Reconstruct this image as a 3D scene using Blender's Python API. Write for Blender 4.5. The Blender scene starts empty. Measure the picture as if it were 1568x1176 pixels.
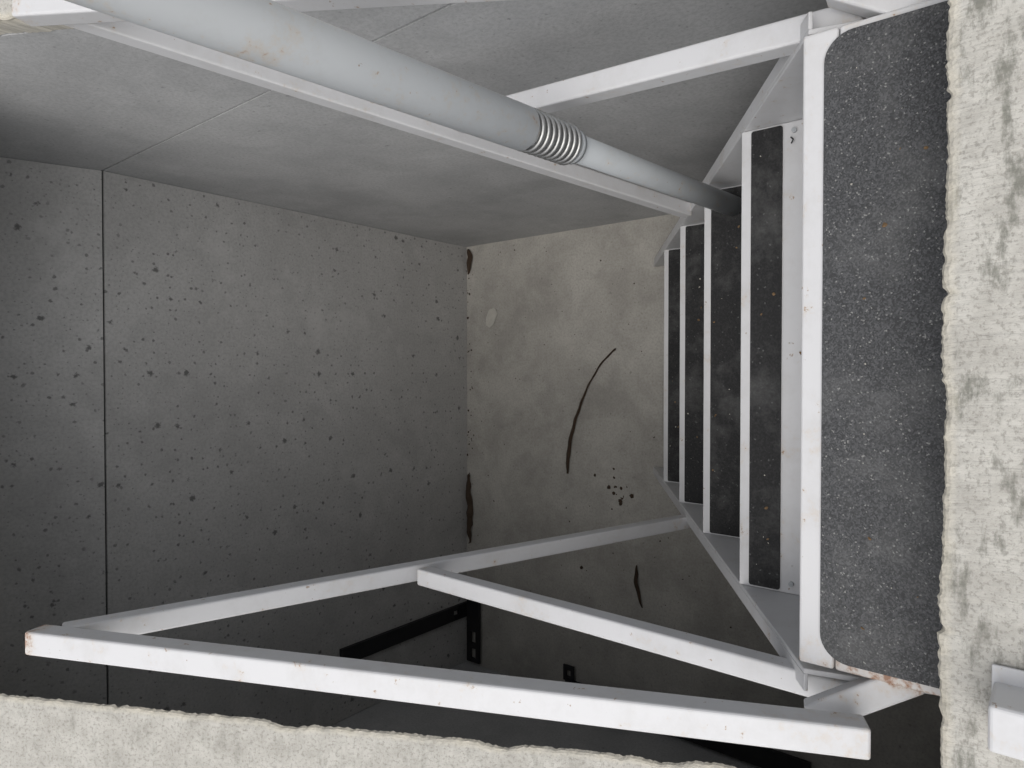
import bpy, bmesh, math, random
from mathutils import Vector, Matrix, noise
random.seed(7)
H=1.81
sc=bpy.context.scene
sc.view_settings.view_transform='Standard'; sc.view_settings.look='None'; sc.view_settings.exposure=0

# ---------------------------------------------------------------- materials
def newmat(name):
    m=bpy.data.materials.new(name); m.use_nodes=True
    nt=m.node_tree; b=nt.nodes['Principled BSDF']
    return m,nt,b
def N(nt,t,**k):
    n=nt.nodes.new(t)
    for a,v in k.items(): setattr(n,a,v)
    return n
def L(nt,a,b): nt.links.new(a,b)
def ramp(nt,src,stops):
    r=nt.nodes.new('ShaderNodeValToRGB'); e=r.color_ramp.elements
    while len(e)<len(stops): e.new(0.5)
    for i,(p,c) in enumerate(stops):
        e[i].position=p; e[i].color=(c,c,c,1) if not isinstance(c,tuple) else (*c,1)
    L(nt,src,r.inputs[0]); return r.outputs[0]
def mth(nt,op,a,b=None,clamp=False):
    n=nt.nodes.new('ShaderNodeMath'); n.operation=op; n.use_clamp=clamp
    for i,v in enumerate([a,b]):
        if v is None: continue
        if isinstance(v,(int,float)): n.inputs[i].default_value=v
        else: L(nt,v,n.inputs[i])
    return n.outputs[0]
def mixc(nt,f,a,b,mode='MIX'):
    n=nt.nodes.new('ShaderNodeMix'); n.data_type='RGBA'; n.blend_type=mode
    for s,v in ((n.inputs[0],f),(n.inputs[6],a),(n.inputs[7],b)):
        if isinstance(v,(int,float)): s.default_value=v
        elif isinstance(v,tuple): s.default_value=(*v,1)
        else: L(nt,v,s)
    return n.outputs[2]
def planar(nt,ax,stretch=(1,1)):
    t=nt.nodes.new('ShaderNodeTexCoord').outputs['Object']
    s=nt.nodes.new('ShaderNodeSeparateXYZ'); L(nt,t,s.inputs[0])
    c=nt.nodes.new('ShaderNodeCombineXYZ')
    for i in range(2):
        src=s.outputs['XYZ'.index(ax[i])]
        if stretch[i]!=1: src=mth(nt,'MULTIPLY',src,stretch[i])
        L(nt,src,c.inputs[i])
    return c.outputs[0]
def noi(nt,vec,s,d=3,r=0.6,dim='2D',dist=0):
    n=N(nt,'ShaderNodeTexNoise',noise_dimensions=dim); n.inputs['Scale'].default_value=s; n.inputs['Detail'].default_value=d; n.inputs['Roughness'].default_value=r; n.inputs['Distortion'].default_value=dist
    L(nt,vec,n.inputs['Vector']); return n.outputs['Fac']
def spots(nt,vec,s,lo,hi,power=3,sharp=14.0,dim='2D',wob=None):
    v=N(nt,'ShaderNodeTexVoronoi',voronoi_dimensions=dim); v.inputs['Scale'].default_value=s; L(nt,vec,v.inputs['Vector'])
    sep=nt.nodes.new('ShaderNodeSeparateColor'); L(nt,v.outputs['Color'],sep.inputs[0])
    rad=mth(nt,'ADD',mth(nt,'MULTIPLY',mth(nt,'POWER',sep.outputs[0],power),hi-lo),lo)
    d=v.outputs['Distance']
    if wob is not None: d=mth(nt,'ADD',d,wob)
    return mth(nt,'MULTIPLY',mth(nt,'SUBTRACT',rad,d),sharp,clamp=True)
def bump(nt,b,h,strength,dist):
    n=N(nt,'ShaderNodeBump'); n.inputs['Strength'].default_value=strength; n.inputs['Distance'].default_value=dist
    L(nt,h,n.inputs['Height']); L(nt,n.outputs[0],b.inputs['Normal'])

def concrete(name,ax,dark,light,hole=0.14,holes=1.0,stain=0.3,off=0):
    m,nt,b=newmat(name)
    c0=planar(nt,ax)
    mid=noi(nt,c0,5.0+off,5,.62,dist=.3); fine=noi(nt,c0,150,2,.7)
    base=mixc(nt,ramp(nt,mid,[(.30,0.0),(.68,1.0)]),dark,light)
    base=mixc(nt,ramp(nt,fine,[(.32,.30),(.6,0.0)]),base,tuple(x*.6 for x in dark))
    stn=noi(nt,c0,2.6+off,6,.72)
    base=mixc(nt,mth(nt,'MULTIPLY',ramp(nt,stn,[(.50,0.0),(.66,1.0)]),stain),base,tuple(x*.62 for x in dark))
    base=mixc(nt,ramp(nt,stn,[(.28,.40),(.40,0.0)]),base,tuple(min(1,x*1.2) for x in light))
    wob=mth(nt,'MULTIPLY',mth(nt,'SUBTRACT',fine,.5),.20)
    dens=ramp(nt,mid,[(.34,.5),(.54,1.0)])
    s1=spots(nt,c0,16,-.08,hole,1.4,14,wob=wob)
    s2=mth(nt,'MULTIPLY',spots(nt,c0,38,-.05,hole*1.25,1.0,12,wob=wob),dens)
    s3=spots(nt,c0,85,-.14,.22,1.4,9)
    sp=mth(nt,'MAXIMUM',s1,mth(nt,'MAXIMUM',mth(nt,'MULTIPLY',s2,.85),mth(nt,'MULTIPLY',s3,.5)))
    sp=mth(nt,'MULTIPLY',sp,holes)
    base=mixc(nt,mth(nt,'MULTIPLY',sp,.80),base,tuple(x*.22 for x in dark))
    L(nt,base,b.inputs['Base Color']); b.inputs['Roughness'].default_value=.85
    b.inputs['Specular IOR Level'].default_value=.3
    bump(nt,b,fine,.25,.0012)
    return m
M_far=concrete('concrete_wall_cast','XZ',(.41,.403,.39),(.50,.492,.477),hole=.145,stain=.32)
M_side=concrete('concrete_wall_smooth','YZ',(.42,.423,.425),(.50,.503,.502),hole=.075,holes=.6,stain=.30,off=.7)
M_floor=concrete('concrete_floor_dusty','XY',(.35,.335,.305),(.46,.443,.405),hole=.08,holes=.5,stain=.38,off=1.3)

def slabmat(name,blotch):
    m,nt,b=newmat(name)
    c0=planar(nt,'XY'); cs=planar(nt,'XY',(1.0,2.6))
    mid=noi(nt,c0,30,6,.74,dist=.3); fine=noi(nt,c0,260,3,.75)
    base=mixc(nt,ramp(nt,mid,[(.34,0.0),(.62,1.0)]),(.38,.365,.33),(.48,.465,.425))
    stv=noi(nt,cs,19,6,.72)
    base=mixc(nt,ramp(nt,stv,[(.53,0.0),(.68,blotch)]),base,(.15,.15,.125))
    base=mixc(nt,ramp(nt,fine,[(.34,.55),(.48,0.0)]),base,(.20,.19,.165))
    at=N(nt,'ShaderNodeAttribute',attribute_name='edge')
    e=mth(nt,'MULTIPLY',at.outputs['Fac'],ramp(nt,mid,[(.3,.25),(.6,.9)]))
    base=mixc(nt,e,base,(.56,.52,.43))
    L(nt,base,b.inputs['Base Color']); b.inputs['Roughness'].default_value=.9
    bump(nt,b,mth(nt,'ADD',mth(nt,'MULTIPLY',mid,.6),mth(nt,'MULTIPLY',fine,.5)),.6,.0022)
    return m
M_slab=slabmat('weathered_slab_concrete',.28)
M_slab_stained=slabmat('stained_slab_concrete',.85)

def paint(name,col,rough=.5,dirt=.35,rustamt=1.0):
    m,nt,b=newmat(name)
    c0=nt.nodes.new('ShaderNodeTexCoord').outputs['Object']
    n1=noi(nt,c0,16,5,.74,'3D'); n2=noi(nt,c0,85,4,.7,'3D')
    base=mixc(nt,mth(nt,'MULTIPLY',ramp(nt,n1,[(.46,0.0),(.72,1.0)]),dirt),col,(col[0]*.68,col[1]*.66,col[2]*.62))
    base=mixc(nt,ramp(nt,n2,[(.67,0.0),(.69,.7)]),base,(.22,.13,.07))
    at=N(nt,'ShaderNodeAttribute',attribute_name='rust')
    rn=mth(nt,'ADD',mth(nt,'MULTIPLY',n1,.5),mth(nt,'MULTIPLY',n2,.5))
    rr=mth(nt,'ADD',rn,mth(nt,'MULTIPLY',at.outputs['Fac'],.13*rustamt))
    r=mth(nt,'MULTIPLY',mth(nt,'SUBTRACT',rr,.645),12,clamp=True)
    halo=mth(nt,'MULTIPLY',mth(nt,'SUBTRACT',rr,.56),6,clamp=True)
    base=mixc(nt,mth(nt,'MULTIPLY',halo,.45),base,(.52,.38,.23))
    base=mixc(nt,mth(nt,'MULTIPLY',r,.85),base,(.24,.10,.045))
    L(nt,base,b.inputs['Base Color'])
    b.inputs['Roughness'].default_value=rough
    return m
M_white=paint('white_painted_steel',(.58,.58,.587),dirt=.30)
M_pipe=paint('light_grey_paint',(.48,.50,.515),rough=.48,dirt=.25)
M_pipe_inner=paint('dull_grey_tube',(.40,.42,.432),rough=.5,dirt=.3)

def grit(name,col,speck,scale,dust=.25,dustcol=(.30,.30,.29),lim=.93,flk=(.40,.40,.38)):
    m,nt,b=newmat(name); c0=planar(nt,'XY')
    v=N(nt,'ShaderNodeTexVoronoi',voronoi_dimensions='2D'); v.inputs['Scale'].default_value=scale; L(nt,c0,v.inputs['Vector'])
    sep=nt.nodes.new('ShaderNodeSeparateColor'); L(nt,v.outputs['Color'],sep.inputs[0])
    n1=noi(nt,c0,7,6,.74,dist=.1)
    base=mixc(nt,mth(nt,'POWER',sep.outputs[0],1.6),col,speck)
    base=mixc(nt,ramp(nt,sep.outputs[1],[(lim,0.0),(lim+.015,.8)]),base,flk)
    base=mixc(nt,mth(nt,'MULTIPLY',ramp(nt,n1,[(.48,0.0),(.74,1.0)]),dust),base,dustcol)
    L(nt,base,b.inputs['Base Color']); b.inputs['Roughness'].default_value=.75
    bump(nt,b,sep.outputs[2],.3,.0005)
    return m
M_grit=grit('anti_slip_grit',(.030,.031,.033),(.092,.094,.098),850,.18,lim=.975,flk=(.26,.26,.25))
M_tread=grit('tread_rubber_black',(.006,.006,.0065),(.018,.018,.0185),520,.20,lim=.985,flk=(.10,.10,.10))
def plain(name,col,rough=.6,metal=0,nscale=40,var=.5):
    m,nt,b=newmat(name); c0=nt.nodes.new('ShaderNodeTexCoord').outputs['Object']
    base=mixc(nt,noi(nt,c0,nscale,3,.7,'3D'),tuple(x*(1-var) for x in col),tuple(min(1,x*(1+var)) for x in col))
    L(nt,base,b.inputs['Base Color']); b.inputs['Roughness'].default_value=rough; b.inputs['Metallic'].default_value=metal
    return m
M_dark=plain('black_steel',(.012,.012,.014),.5)
M_spring=plain('spring_steel',(.42,.42,.41),.38,.85,120,.35)
M_leaf=plain('dry_bark',(.045,.027,.015),.85)
M_leaf2=plain('dry_leaf_bits',(.16,.10,.05),.8,0,200,.6)
M_chip=plain('pale_chips',(.45,.43,.38),.8)
M_earth=plain('gravel_ground',(.22,.20,.17),.95,0,60,.6)
M_gap=plain('joint_shadow_filler',(.05,.05,.05),.95)
M_flake=plain('pale_leaf',(.46,.445,.40),.8,0,90,.2)

# ---------------------------------------------------------------- mesh helpers
def mk(name,verts,faces,mat,parent=None,bev=0,smooth=False,attr=None,attrname='rust'):
    me=bpy.data.meshes.new(name); me.from_pydata([(v[0],v[1],v[2]+H) for v in verts],[],faces); me.update()
    bm=bmesh.new(); bm.from_mesh(me)
    bmesh.ops.recalc_face_normals(bm,faces=bm.faces); bm.to_mesh(me); bm.free()
    if attr is not None:
        a=me.attributes.new(attrname,'FLOAT','POINT'); a.data.foreach_set('value',attr)
    o=bpy.data.objects.new(name,me); sc.collection.objects.link(o); me.materials.append(mat)
    if smooth:
        for p in me.polygons: p.use_smooth=True
    if bev:
        md=o.modifiers.new('bevel','BEVEL'); md.width=bev; md.segments=3; md.limit_method='ANGLE'
    if parent: o.parent=parent
    return o
def empty(name):
    o=bpy.data.objects.new(name,None); sc.collection.objects.link(o); return o
def box(name,x0,x1,y0,y1,z0,z1,mat,parent=None,bev=0,rust=0):
    v=[(x,y,z) for x in (x0,x1) for y in (y0,y1) for z in (z0,z1)]
    f=[(0,1,3,2),(4,6,7,5),(0,4,5,1),(2,3,7,6),(0,2,6,4),(1,5,7,3)]
    return mk(name,v,f,mat,parent,bev,attr=[rust]*8)
def prism(name,x0,x1,prof,mat,parent=None,bev=0):
    n=len(prof); v=[(x0,y,z) for y,z in prof]+[(x1,y,z) for y,z in prof]
    f=[tuple(range(n)),tuple(range(n,2*n))[::-1]]+[(i,(i+1)%n,n+(i+1)%n,n+i) for i in range(n)]
    return mk(name,v,f,mat,parent,bev)
def sqtube(name,p0,p1,w,h,mat,parent,side=(1,0,0),bev=.0028,r0=1,r1=1):
    p0=Vector(p0);p1=Vector(p1);d=(p1-p0);Ln=d.length;d.normalize()
    s=Vector(side); s=(s-d*s.dot(d)).normalized(); u=d.cross(s).normalized()
    ts=[0,.012,.03]+[Ln*i/12 for i in range(1,12)]+[Ln-.03,Ln-.012,Ln]
    ts=sorted(set(t for t in ts if 0<=t<=Ln))
    v=[];at=[]
    for t in ts:
        e=max(r0*max(0,1-t/.035),r1*max(0,1-(Ln-t)/.035))
        for a,b in ((-1,-1),(1,-1),(1,1),(-1,1)):
            v.append(p0+d*t+s*(a*w/2)+u*(b*h/2)); at.append(e)
    f=[(0,1,2,3),tuple(len(v)-4+i for i in (3,2,1,0))]
    for k in range(len(ts)-1):
        for i in range(4):
            j=(i+1)%4; f.append((k*4+i,k*4+j,k*4+4+j,k*4+4+i))
    return mk(name,v,f,mat,parent,bev,attr=at)
def round_tube(name,pts,r,mat,parent=None,seg=40,rust=0.0,cap=True):
    pts=[Vector(p) for p in pts]; v=[];f=[]
    rr=r if isinstance(r,list) else [r]*len(pts)
    ref=None
    for i,p in enumerate(pts):
        d=(pts[min(i+1,len(pts)-1)]-pts[max(i-1,0)]).normalized()
        if ref is None:
            ref=Vector((1,0,0)) if abs(d.x)<.9 else Vector((0,1,0))
        s=(ref-d*ref.dot(d)).normalized(); ref=s; u=d.cross(s)
        for k in range(seg):
            a=2*math.pi*k/seg; v.append(p+(s*math.cos(a)+u*math.sin(a))*rr[i])
    for i in range(len(pts)-1):
        for k in range(seg):
            j=(k+1)%seg; f.append((i*seg+k,i*seg+j,(i+1)*seg+j,(i+1)*seg+k))
    if cap: f+= [tuple(range(seg)),tuple(range(len(v)-seg,len(v)))[::-1]]
    o=mk(name,v,f,mat,parent,attr=[rust]*len(v))
    for p in o.data.polygons: p.use_smooth=len(p.vertices)==4
    return o

# ---------------------------------------------------------------- pit shell
def zt(y):
    return max(-.262+.5587*(min(y,2.0)-1.065),-.70)
XR=.453; XL=-1.05; YF=1.687; SEAM=-.61; g=.0022
floor=box('concrete_floor',XL-.1,XR+.1,-.2,YF+.1,-2.0,-1.81,M_floor)
right=empty('concrete_side_wall')
ys=[-.98,.281,.3,.4,.5,.6,.8,2.0,2.08]
def lowtop(y,th): return min(SEAM-g,zt(y)-th-.002)
prof=[(-.98,-1.95),(2.08,-1.95)]+[(y,lowtop(y,.05)) for y in ys[::-1]]
prism('lower_pour',XR+.003,1.28,prof,M_side,right)
yy=.545
while zt(yy)-.052<SEAM+g+.004: yy+=.005
prof=[(yy,SEAM+g),(2.08,SEAM+g),(2.08,zt(2.08)-.052),(2.0,zt(2.0)-.052),(yy,zt(yy)-.052)]
prism('upper_pour',XR+.003,1.28,prof,M_side,right)
box('joint_dark_backing',XR+.008,1.2,yy-.1,2.05,SEAM-.01,SEAM+.01,M_gap,right)  # dark backing added behind the open joint so no daylight leaks through
far=empty('concrete_end_wall')
prism('lower_pour',XL,XR+.002,[(YF,-1.95),(2.08,-1.95),(2.08,SEAM-g),(YF,SEAM-g)],M_far,far)
prism('upper_pour',XL,XR+.002,[(YF+.001,SEAM+g),(2.08,SEAM+g),(2.08,zt(2)-.104),(2.0,zt(2)-.104),(1.93,zt(1.93)-.104)],M_far,far)
box('joint_dark_backing',XL,XR,YF+.006,2.0,SEAM-.01,SEAM+.01,M_gap,far)  # added dark backing, closes the end wall joint against outside light
left=empty('concrete_side_wall')
prism('wall_body',-1.28,XL-.002,[(-.98,-1.95),(2.08,-1.95)]+[(y,zt(y)-.037) for y in (2.08,2.0,.281,-.98)],M_side,left)
box('concrete_threshold_wall',XL,XR+.002,-.98,-.05,-1.95,-.633,M_far)

def fbm(x,y,z=0):
    return sum(noise.noise(Vector((x,y,z))*k)*a for k,a in ((9,.7),(45,.30),(120,.34),(300,.30)))
def slab(name,p0,p1,inw,width,th,zf,parent,mat,amp=.0045,n=700,seed=0,bow=0,under=0.002):
    """edge from p0 to p1 (xy), body extends along inw; under = how far the broken underside recedes."""
    p0=Vector(p0);p1=Vector(p1);inw=Vector(inw); Ln=(p1-p0).length
    cols=[(under,-th),(under*.45,-th*.5),(.001+under*.12,-.009),(.0,-.005),(.0015,-.002),(.004,-.0006),(.009,0),(.018,0),(.03,0),(.05,0),(.09,0),(.16,0),(.3,0),(width*.6,0),(width,0),(width,-th)]
    V=[];A=[];F=[];m=len(cols)
    for i in range(n+1):
        t=i/n; e=p0+(p1-p0)*t; s=t*Ln
        en=fbm(s,seed)*amp; ch=max(0,noise.noise(Vector((s*13,seed+5,1)))-.25)*.014+max(0,noise.noise(Vector((s*80,seed+9,1)))-.3)*.009
        for j,(d,dz) in enumerate(cols):
            fade=max(0,1-d/.05)
            if j<3: fade=1
            rg=noise.noise(Vector((s*150,j*3.1,seed)))*.0009 if 2<=j<=6 else 0
            off=d+ (en+ch)*fade - bow*(1-(2*t-1)**2)*fade+rg
            q=e+inw*off
            jit=fbm(q.x*1.5,q.y*1.5,seed)*.0014 if 2<=j<m-2 else 0
            V.append((q.x,q.y,zf(q.y)+dz+jit))
            A.append(max(0,min(1,1-(d-.002)/.006)) if j>1 else .4)
    for i in range(n):
        for j in range(m-1):
            a=i*m+j; F.append((a,a+1,a+m+1,a+m))
        F.append((i*m+m-1,i*m,i*m+m,(i+1)*m+m-1))
    F.append(tuple(range(m))); F.append(tuple(n*m+j for j in range(m))[::-1])
    return mk(name,V,F,mat,parent,attr=A,attrname='edge')
top=empty('concrete_slab')
slab('left_lip',(-.42,.068),(-.42,2.1),(-1,0),.88,.035,zt,top,M_slab,seed=2,n=1300,under=.07,amp=.0040)
slab('right_lip',(XR,.068),(XR,2.1),(1,0),.85,.05,zt,top,M_slab,seed=5,n=900)
slab('far_lip',(-.415,1.33),(XR-.005,1.33),(0,1),.76,.034,lambda y:zt(y)-.001,top,M_slab,seed=9,n=300)
slab('threshold',(-.9,.0645),(.9,.0645),(0,-1),1.05,.07,lambda y:-.56,top,M_slab_stained,seed=14,n=1500,bow=.003,amp=.0034)
prism('left_end_fill',XL,-.425,[(1.6,zt(1.6)-.036),(2.08,zt(2.08)-.036),(2.08,zt(2)-.103),(1.93,zt(1.93)-.103)],M_slab,top)
prism('far_end_fill',-.424,XR,[(1.72,zt(1.72)-.037),(2.08,zt(2.08)-.037),(2.08,zt(2)-.103),(1.93,zt(1.93)-.103)],M_slab,top)

gv=[];gf=[];xs=[-400,-1.29,1.29,400];yg=[-400,-.99,2.09,400]
for y in yg:
    for x in xs: gv.append((x,y,-.80))
for j in range(3):
    for i in range(3):
        if i==1 and j==1: continue
        gf.append((j*4+i,j*4+i+1,j*4+i+5,j*4+i+4))
mk('ground',gv,gf,M_earth)

# ---------------------------------------------------------------- staircase
st=empty('steel_staircase')
SX0,SX1=-.275,.310
noses=[(.328,-.871),(.482,-1.110),(.636,-1.342),(.789,-1.574)]
def plate_round(name,x0,x1,y0,y1,z0,z1,r,mat,parent,corners=(1,1,1,1)):
    pts=[]
    for ci,(cx,cy,a0) in enumerate(((x1,y1,0),(x0,y1,90),(x0,y0,180),(x1,y0,270))):
        rr=r if corners[ci] else .0005
        sx=-1 if cx==x1 else 1; sy=-1 if cy==y1 else 1
        for k in range(9):
            a=math.radians(a0+k*90/8); pts.append((cx+sx*rr+rr*math.cos(a),cy+sy*rr+rr*math.sin(a)))
    n=len(pts); v=[(x,y,z1) for x,y in pts]+[(x,y,z0) for x,y in pts]
    f=[tuple(range(n)),tuple(range(n,2*n))[::-1]]+[(i,(i+1)%n,n+(i+1)%n,n+i) for i in range(n)]
    return mk(name,v,f,mat,parent)
px0,px1=-.266,.306; PY=.189; PZ=-.65
def railstrip(name,x0,x1,y0,y1,z0,z1,rust):
    n=24; v=[];f=[];at=[]
    alongx=(x1-x0)>(y1-y0)
    for i in range(n+1):
        t=i/n
        for a,b in ((0,0),(1,0),(1,1),(0,1)):
            if alongx: v.append((x0+(x1-x0)*t,y0+(y1-y0)*a,z0+(z1-z0)*b))
            else: v.append((x0+(x1-x0)*a,y0+(y1-y0)*t,z0+(z1-z0)*b))
            at.append(rust(t))
    for i in range(n):
        for k in range(4):
            j=(k+1)%4; f.append((i*4+k,i*4+j,i*4+4+j,i*4+4+k))
    f+=[(0,1,2,3),tuple(n*4+i for i in (3,2,1,0))]
    return mk(name,v,f,M_white,st,.0025,attr=at)
railstrip('platform_front_rail',px0,px1,PY-.030,PY,PZ-.035,PZ,lambda t:.6 if t<.05 or t>.98 else .1)
railstrip('platform_side_rail_near',px0,px0+.03,-.04,PY-.031,PZ-.035,PZ-.0005,lambda t:.9)
railstrip('platform_side_rail_away',px1-.03,px1,-.04,PY-.031,PZ-.035,PZ-.0005,lambda t:.4)
box('platform_plate',px0+.028,px1-.028,-.04,PY-.028,PZ-.008,PZ-.003,M_white,st)
plate_round('platform_grit_pad',px0+.008,px1-.007,-.039,PY-.019,PZ-.001,PZ+.0022,.024,M_grit,st,(1,1,0,0))
for i,(ny,nz) in enumerate(noses):
    depth=.105
    bd=.0385 if i==0 else .075
    prof=[(ny,nz),(ny,nz-.022),(ny-.003,nz-.022),(ny-.003,nz-.004),(ny-depth+.003,nz-.004),(ny-depth+.003,nz-.026),(ny-depth,nz-.026),(ny-depth,nz)]
    prism('tread_tray_%d'%(i+1),SX0,SX1,prof,M_white,st,.0012)
    plate_round('tread_grip_%d'%(i+1),SX0+.003,SX1-.003,ny-.0135-bd,ny-.0135,nz+.0004,nz+.0028,.003,M_tread,st)
dY,dZ=.153,-.2335; Ls=math.hypot(dY,dZ); sd=Vector((0,dY/Ls,dZ/Ls)); bk=Vector((0,-abs(dZ)/Ls,-dY/Ls))
for nm,x,s in (('stringer_near',SX0,-1),('stringer_away',SX1,1)):
    a=Vector((x,.187,-.660))
    e=((-1.808+.660)/sd.z)
    b=a+sd*e
    wd=.095
    quad=[(a.y,a.z),(b.y,b.z),(b.y-wd*1.15,b.z),(a.y-wd*1.05,a.z-.027)]
    x0,x1=sorted((x+s*.0005,x+s*.0055))
    prism(nm+'_web',x0,x1,quad,M_white,st,.001)
    th=bk*.004
    q=[(a.y,a.z),(b.y,b.z),(b.y+th.y,b.z+th.z),(a.y+th.y,a.z+th.z)]
    x0,x1=sorted((x+s*.0056,x+s*.022))
    prism(nm+'_flange',x0,x1,q,M_white,st,.001)
for (x,y) in ((.298,.262),(-.262,.262)):
    round_tube('tread_bolt',[(x,y,-.871),(x,y,-.867)],.003,M_pipe_inner,st,12)
round_tube('wire_tie',[(.290,.266,-.869),(.286,.262,-.866),(.282,.265,-.868)],.0009,M_dark,st,8)

# ---------------------------------------------------------------- guards
W=.0262
ga=empty('guard_rail')
sqtube('top_bar',(-.300,.124,-.615),(-.300,.898,-.250),W,W,M_white,ga,r0=.6)
sqtube('middle_bar',(-.300,.150,-.693),(-.300,.737,-.694),W-.002,W-.002,M_white,ga,r0=.5,r1=.2)
sqtube('upright',(-.300,.592,-1.285),(-.300,.885,-.273),W-.0015,W-.0015,M_white,ga,r0=1,r1=.4)
sqtube('corner_link',(-.262,.098,-.672),(-.3085,.176,-.640),W-.002,W-.002,M_white,ga,side=(0,0,1),r0=1,r1=.6)
gb=empty('guard_rail')
sqtube('top_bar',(.336,.118,-.618),(.404,.905,-.247),W,W,M_white,gb,r0=.6)
sqtube('middle_bar',(.326,.145,-.693),(.351,.665,-.694),W,W,M_white,gb,r0=.6,r1=.5)
sqtube('upright',(.314,.572,-1.24),(.411,.885,-.276),W-.001,W-.001,M_white,gb,r0=1,r1=.4)
sqtube('corner_link',(.296,.080,-.672),(.344,.165,-.655),W,W,M_white,gb,side=(0,0,1),r0=1,r1=.7)

# ---------------------------------------------------------------- sprung hand post
po=empty('extending_hand_post')
base=Vector((.276,.430,-1.107)); ax=Vector((-.012,.073,1.0))
def pp(h): return base+ax*h
round_tube('inner_tube',[pp(0),pp(.2),pp(.55)],.0165,M_pipe_inner,po,rust=.2)
round_tube('outer_tube',[pp(.512),pp(.514),pp(.8),pp(1.2),pp(1.45)],[.0225,.024,.024,.024,.024],M_pipe,po,48,rust=.25)
round_tube('collar',[pp(.425),pp(.432)],.0205,M_pipe_inner,po)
axn=ax.normalized(); s=Vector((1,0,0)); s=(s-axn*s.dot(axn)).normalized(); u=axn.cross(s)
hp=[]
turns=8.5
for i in range(int(turns*28)+1):
    t=i/(turns*28); a=2*math.pi*turns*t
    hp.append(pp(.434+.078*t)+(s*math.cos(a)+u*math.sin(a))*.0215)
round_tube('coil_spring',hp,.0028,M_spring,po,10)

# ---------------------------------------------------------------- black steel brackets
def slotted(name,o,ux,uy,uz,Ln,w,t,slots,mat,parent):
    o=Vector(o);ux=Vector(ux).normalized();uy=Vector(uy).normalized();uz=Vector(uz).normalized()
    xs=[0];
    for a,b in slots: xs+= [a,b]
    xs.append(Ln); yb=[0,w*.3,w*.7,w]
    V=[];F=[];idx={}
    def vi(x,y,z):
        k=(round(x,5),round(y,5),z)
        if k not in idx: idx[k]=len(V); V.append(o+ux*x+uy*y+uz*(t*z))
        return idx[k]
    for i in range(len(xs)-1):
        for j in range(3):
            if i%2==1 and j==1:
                a,b,c,d=xs[i],xs[i+1],yb[1],yb[2]
                F.append((vi(a,c,0),vi(b,c,0),vi(b,c,1),vi(a,c,1)));F.append((vi(a,d,0),vi(b,d,0),vi(b,d,1),vi(a,d,1)))
                F.append((vi(a,c,0),vi(a,d,0),vi(a,d,1),vi(a,c,1)));F.append((vi(b,c,0),vi(b,d,0),vi(b,d,1),vi(b,c,1)));continue
            q=[(xs[i],yb[j]),(xs[i+1],yb[j]),(xs[i+1],yb[j+1]),(xs[i],yb[j+1])]
            F.append(tuple(vi(x,y,0) for x,y in q)); F.append(tuple(vi(x,y,1) for x,y in q))
    for i in range(len(xs)-1):
        for y in (0,w): F.append((vi(xs[i],y,0),vi(xs[i+1],y,0),vi(xs[i+1],y,1),vi(xs[i],y,1)))
    for j in range(3):
        for x in (0,Ln): F.append((vi(x,yb[j],0),vi(x,yb[j+1],0),vi(x,yb[j+1],1),vi(x,yb[j],1)))
    return mk(name,V,F,mat,parent)
b1=empty('steel_wall_bracket')
slotted('upright_bar',(-.88,YF-.002,-1.806),(0,0,1),(1,0,0),(0,-1,0),.56,.05,.012,[(.05,.08)],M_dark,b1)
slotted('foot_plate',(-.82,YF-.014,-1.800),(-1,0,0),(0,-1,0),(0,0,1),.22,.06,.008,[(.11,.15),(.17,.205)],M_dark,b1)
b2=empty('steel_wall_bracket')
slotted('long_bar',(-.985,1.24,-1.800),(0,-1,0),(-1,0,0),(0,0,1),.75,.055,.010,[(.22,.27),(.34,.39)],M_dark,b2)
slotted('end_tab',(-.94,1.25,-1.800),(-1,0,0),(0,-1,0),(0,0,1),.05,.04,.006,[(.015,.035)],M_dark,b2)
fb=empty('frame_bar')
sqtube('bar',(-.222,.036,-.536),(-.222,-.30,-.536),.030,.044,M_white,fb,r0=.1)
box('bar_lip',-.240,-.196,-.3,.037,-.5585,-.556,M_white,fb,.0008)

# ---------------------------------------------------------------- debris
def ribbon(name,pts,widths,mat,z0=-1.8085,lift=.004):
    V=[];F=[];n=len(pts)
    for i,(x,y) in enumerate(pts):
        a=Vector(pts[max(i-1,0)]);b=Vector(pts[min(i+1,n-1)]);d=(b-a).normalized();nn=Vector((-d.y,d.x));w=widths[i]
        z=z0+lift*(1+.6*math.sin(i*1.1))
        V+=[(x-nn.x*w,y-nn.y*w,z),(x,y,z+w*.8+.001),(x+nn.x*w,y+nn.y*w,z),(x,y,z-.001)]
    for i in range(n-1):
        for k in range(4): F.append((i*4+k,i*4+(k+1)%4,i*4+4+(k+1)%4,i*4+4+k))
    F+=[(0,1,2,3),(4*n-1,4*n-2,4*n-3,4*n-4)]
    return mk(name,V,F,mat)
def interp(P,n):
    out=[]
    for k in range(n):
        t=k/(n-1)*(len(P)-1); i=min(int(t),len(P)-2); f=t-i
        p0=P[max(i-1,0)];p1=P[i];p2=P[i+1];p3=P[min(i+2,len(P)-1)]
        out.append(tuple(.5*((2*p1[j])+(-p0[j]+p2[j])*f+(2*p0[j]-5*p1[j]+4*p2[j]-p3[j])*f*f+(-p0[j]+3*p1[j]-3*p2[j]+p3[j])*f**3) for j in (0,1)))
    return out
P=interp([(.074,1.065),(.03,1.115),(-.039,1.163),(-.10,1.192),(-.165,1.217),(-.24,1.236),(-.324,1.243)],40)
ribbon('curved_bark_strip',P,[.0028+.0085*max(0,(i/39-.3)) *(1 if i<34 else (40-i)/6)+.0004*math.sin(i*2.1) for i in range(40)],M_leaf,lift=.003)
P=interp([(-.575,.990),(-.63,.992),(-.70,.972)],16)
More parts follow.
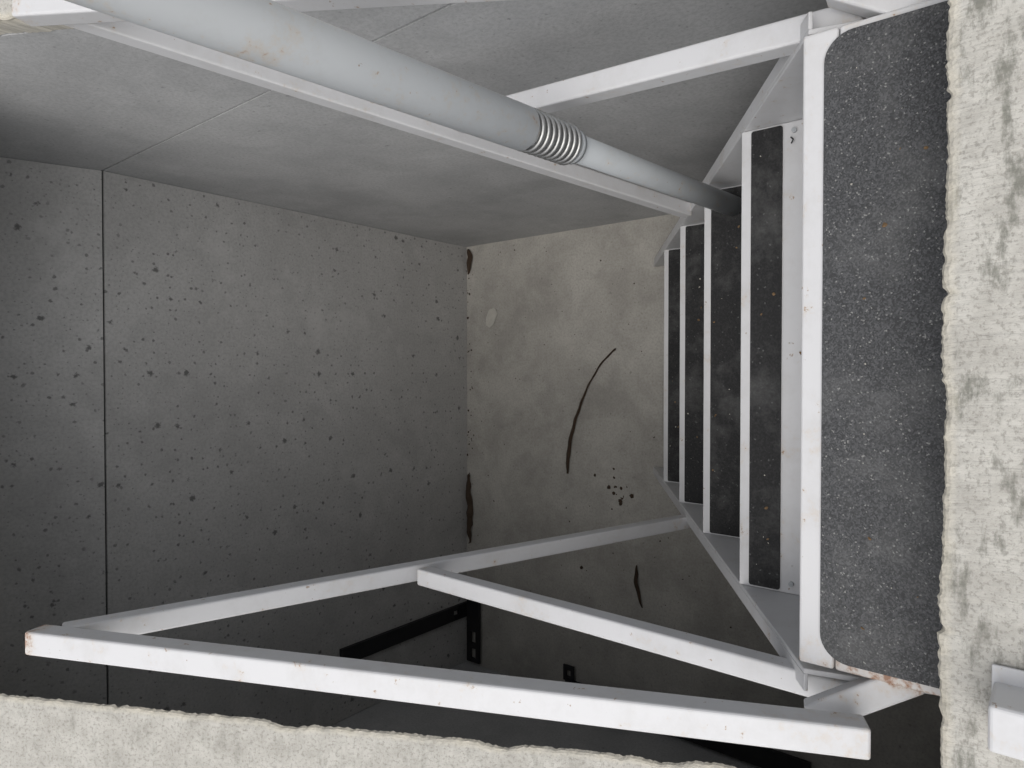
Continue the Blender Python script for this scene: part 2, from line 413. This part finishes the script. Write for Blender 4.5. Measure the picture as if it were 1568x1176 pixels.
ribbon('dark_strip',P,[.001+.006*math.sin(math.pi*i/15) for i in range(16)],M_leaf)
P=interp([(-.365,1.672),(-.42,1.676),(-.5,1.668),(-.56,1.672),(-.615,1.668)],24)
ribbon('dark_strip',P,[.002+.013*math.sin(math.pi*i/23)**.7+.002*math.sin(i*1.7) for i in range(24)],M_leaf)  # dark strip along the foot of the end wall
P=interp([(.445,1.675),(.41,1.668),(.355,1.677)],12)
ribbon('dark_strip',P,[.003+.010*math.sin(math.pi*i/11) for i in range(12)],M_leaf)  # short dark strip in the corner at the end wall foot
# pale flat scrap: irregular polygon sheet
sp=[(.228,1.556),(.222,1.578),(.196,1.590),(.168,1.592),(.158,1.575),(.170,1.556),(.186,1.549),(.207,1.540)]
V=[(x,y,-1.8075+.0012*(i%3)) for i,(x,y) in enumerate(sp)]+[(x,y,-1.8092) for x,y in sp]
n=len(sp)
mk('pale_leaf_scrap',V,[tuple(range(n)),tuple(range(n,2*n))[::-1]]+[(i,(i+1)%n,n+(i+1)%n,n+i) for i in range(n)],M_flake)
def scatter(name,items,mat):
    V=[];F=[]
    for (x,y,z,r) in items:
        k=len(V); n=random.randint(5,7); a0=random.random()*6; st_=random.uniform(.4,1)
        rot=random.random()*3.14
        for i in range(n):
            a=a0+i*2*math.pi/n; rr=r*random.uniform(.6,1.15); dx=math.cos(a)*rr; dy=math.sin(a)*rr*st_
            V.append((x+dx*math.cos(rot)-dy*math.sin(rot),y+dx*math.sin(rot)+dy*math.cos(rot),z+random.uniform(0,r*.25)))
        V.append((x,y,z+r*random.uniform(.35,.7)));V.append((x,y,z-r*.05))
        for i in range(n):
            F.append((k+i,k+(i+1)%n,k+n)); F.append((k+(i+1)%n,k+i,k+n+1))
    return mk(name,V,F,mat)
it=[]
for i in range(16): it.append((-.36+random.gauss(0,.035),1.06+random.gauss(0,.022)+.0,-1.8095,random.uniform(.003,.009)))
it+= [(-.37,1.01,-1.8095,.009),(-.32,1.14,-1.8095,.006),(-.52,1.2,-1.8095,.007),(-.62,1.19,-1.8095,.008)]
for i in range(140):
    it.append((random.uniform(-.95,.44),random.uniform(.7,1.67),-1.8095,random.uniform(.0012,.0035)))
for i in range(60):
    it.append((random.uniform(-.9,.44),YF-abs(random.gauss(0,.012))-.003,-1.8095,random.uniform(.002,.006)))
scatter('leaf_litter',it,M_leaf)
it=[]
for (ny,nz) in noses:
    for i in range(7): it.append((random.uniform(SX0+.02,SX1-.02),ny-random.uniform(.016,.08),nz+.003,random.choice((.0008,.0010,.0012,.0022))))
for i in range(12): it.append((random.uniform(px0+.02,px1-.02),random.uniform(.06,.165),PZ+.0024,random.uniform(.0005,.0012)))
scatter('pale_grit_crumbs',it,M_chip)
it=[]
for (ny,nz) in noses:
    for i in range(5): it.append((random.uniform(SX0+.02,SX1-.02),ny-random.uniform(.016,.08),nz+.003,random.uniform(.002,.004)))
for i in range(8): it.append((random.uniform(px0+.02,px1-.02),random.uniform(.06,.165),PZ+.0024,random.uniform(.001,.0025)))
scatter('dry_leaf_fragments',it,M_leaf2)

# ---------------------------------------------------------------- light
w=bpy.data.worlds.new('World'); sc.world=w; w.use_nodes=True; nt=w.node_tree
bg=nt.nodes['Background']; sky=nt.nodes.new('ShaderNodeTexSky'); sky.sky_type='NISHITA'; sky.sun_disc=False
sdv=Vector((-.33,-.27,.90)).normalized()
el=math.asin(sdv.z); az=math.atan2(sdv.x,sdv.y)
sky.sun_elevation=el; sky.sun_rotation=az; sky.dust_density=4; sky.air_density=1.0
hs=nt.nodes.new('ShaderNodeHueSaturation'); hs.inputs['Saturation'].default_value=.28
nt.links.new(sky.outputs[0],hs.inputs['Color']); nt.links.new(hs.outputs[0],bg.inputs[0]); bg.inputs[1].default_value=.15
sl=bpy.data.lights.new('sun','SUN'); sl.energy=1.5; sl.angle=math.radians(85); sl.color=(1,.98,.95)
so=bpy.data.objects.new('sun',sl); sc.collection.objects.link(so)
so.rotation_euler=sdv.to_track_quat('Z','Y').to_euler()

# ---------------------------------------------------------------- camera
th=math.radians(39.2); e=math.radians(.936)
f=Vector((0,math.sin(th),-math.cos(th))); r=Vector((0,-math.cos(th),-math.sin(th))); u=Vector((1,0,0))
Fw=f*math.cos(e)-u*math.sin(e); U=u*math.cos(e)+f*math.sin(e)
cam=bpy.data.cameras.new('camera'); co=bpy.data.objects.new('camera',cam); sc.collection.objects.link(co)
cam.sensor_width=36; cam.lens=1041/1568*36; cam.clip_start=.01; cam.clip_end=1500
M=Matrix((( r.x,U.x,-Fw.x,0),(r.y,U.y,-Fw.y,0),(r.z,U.z,-Fw.z,H),(0,0,0,1)))
co.matrix_world=M
sc.camera=co
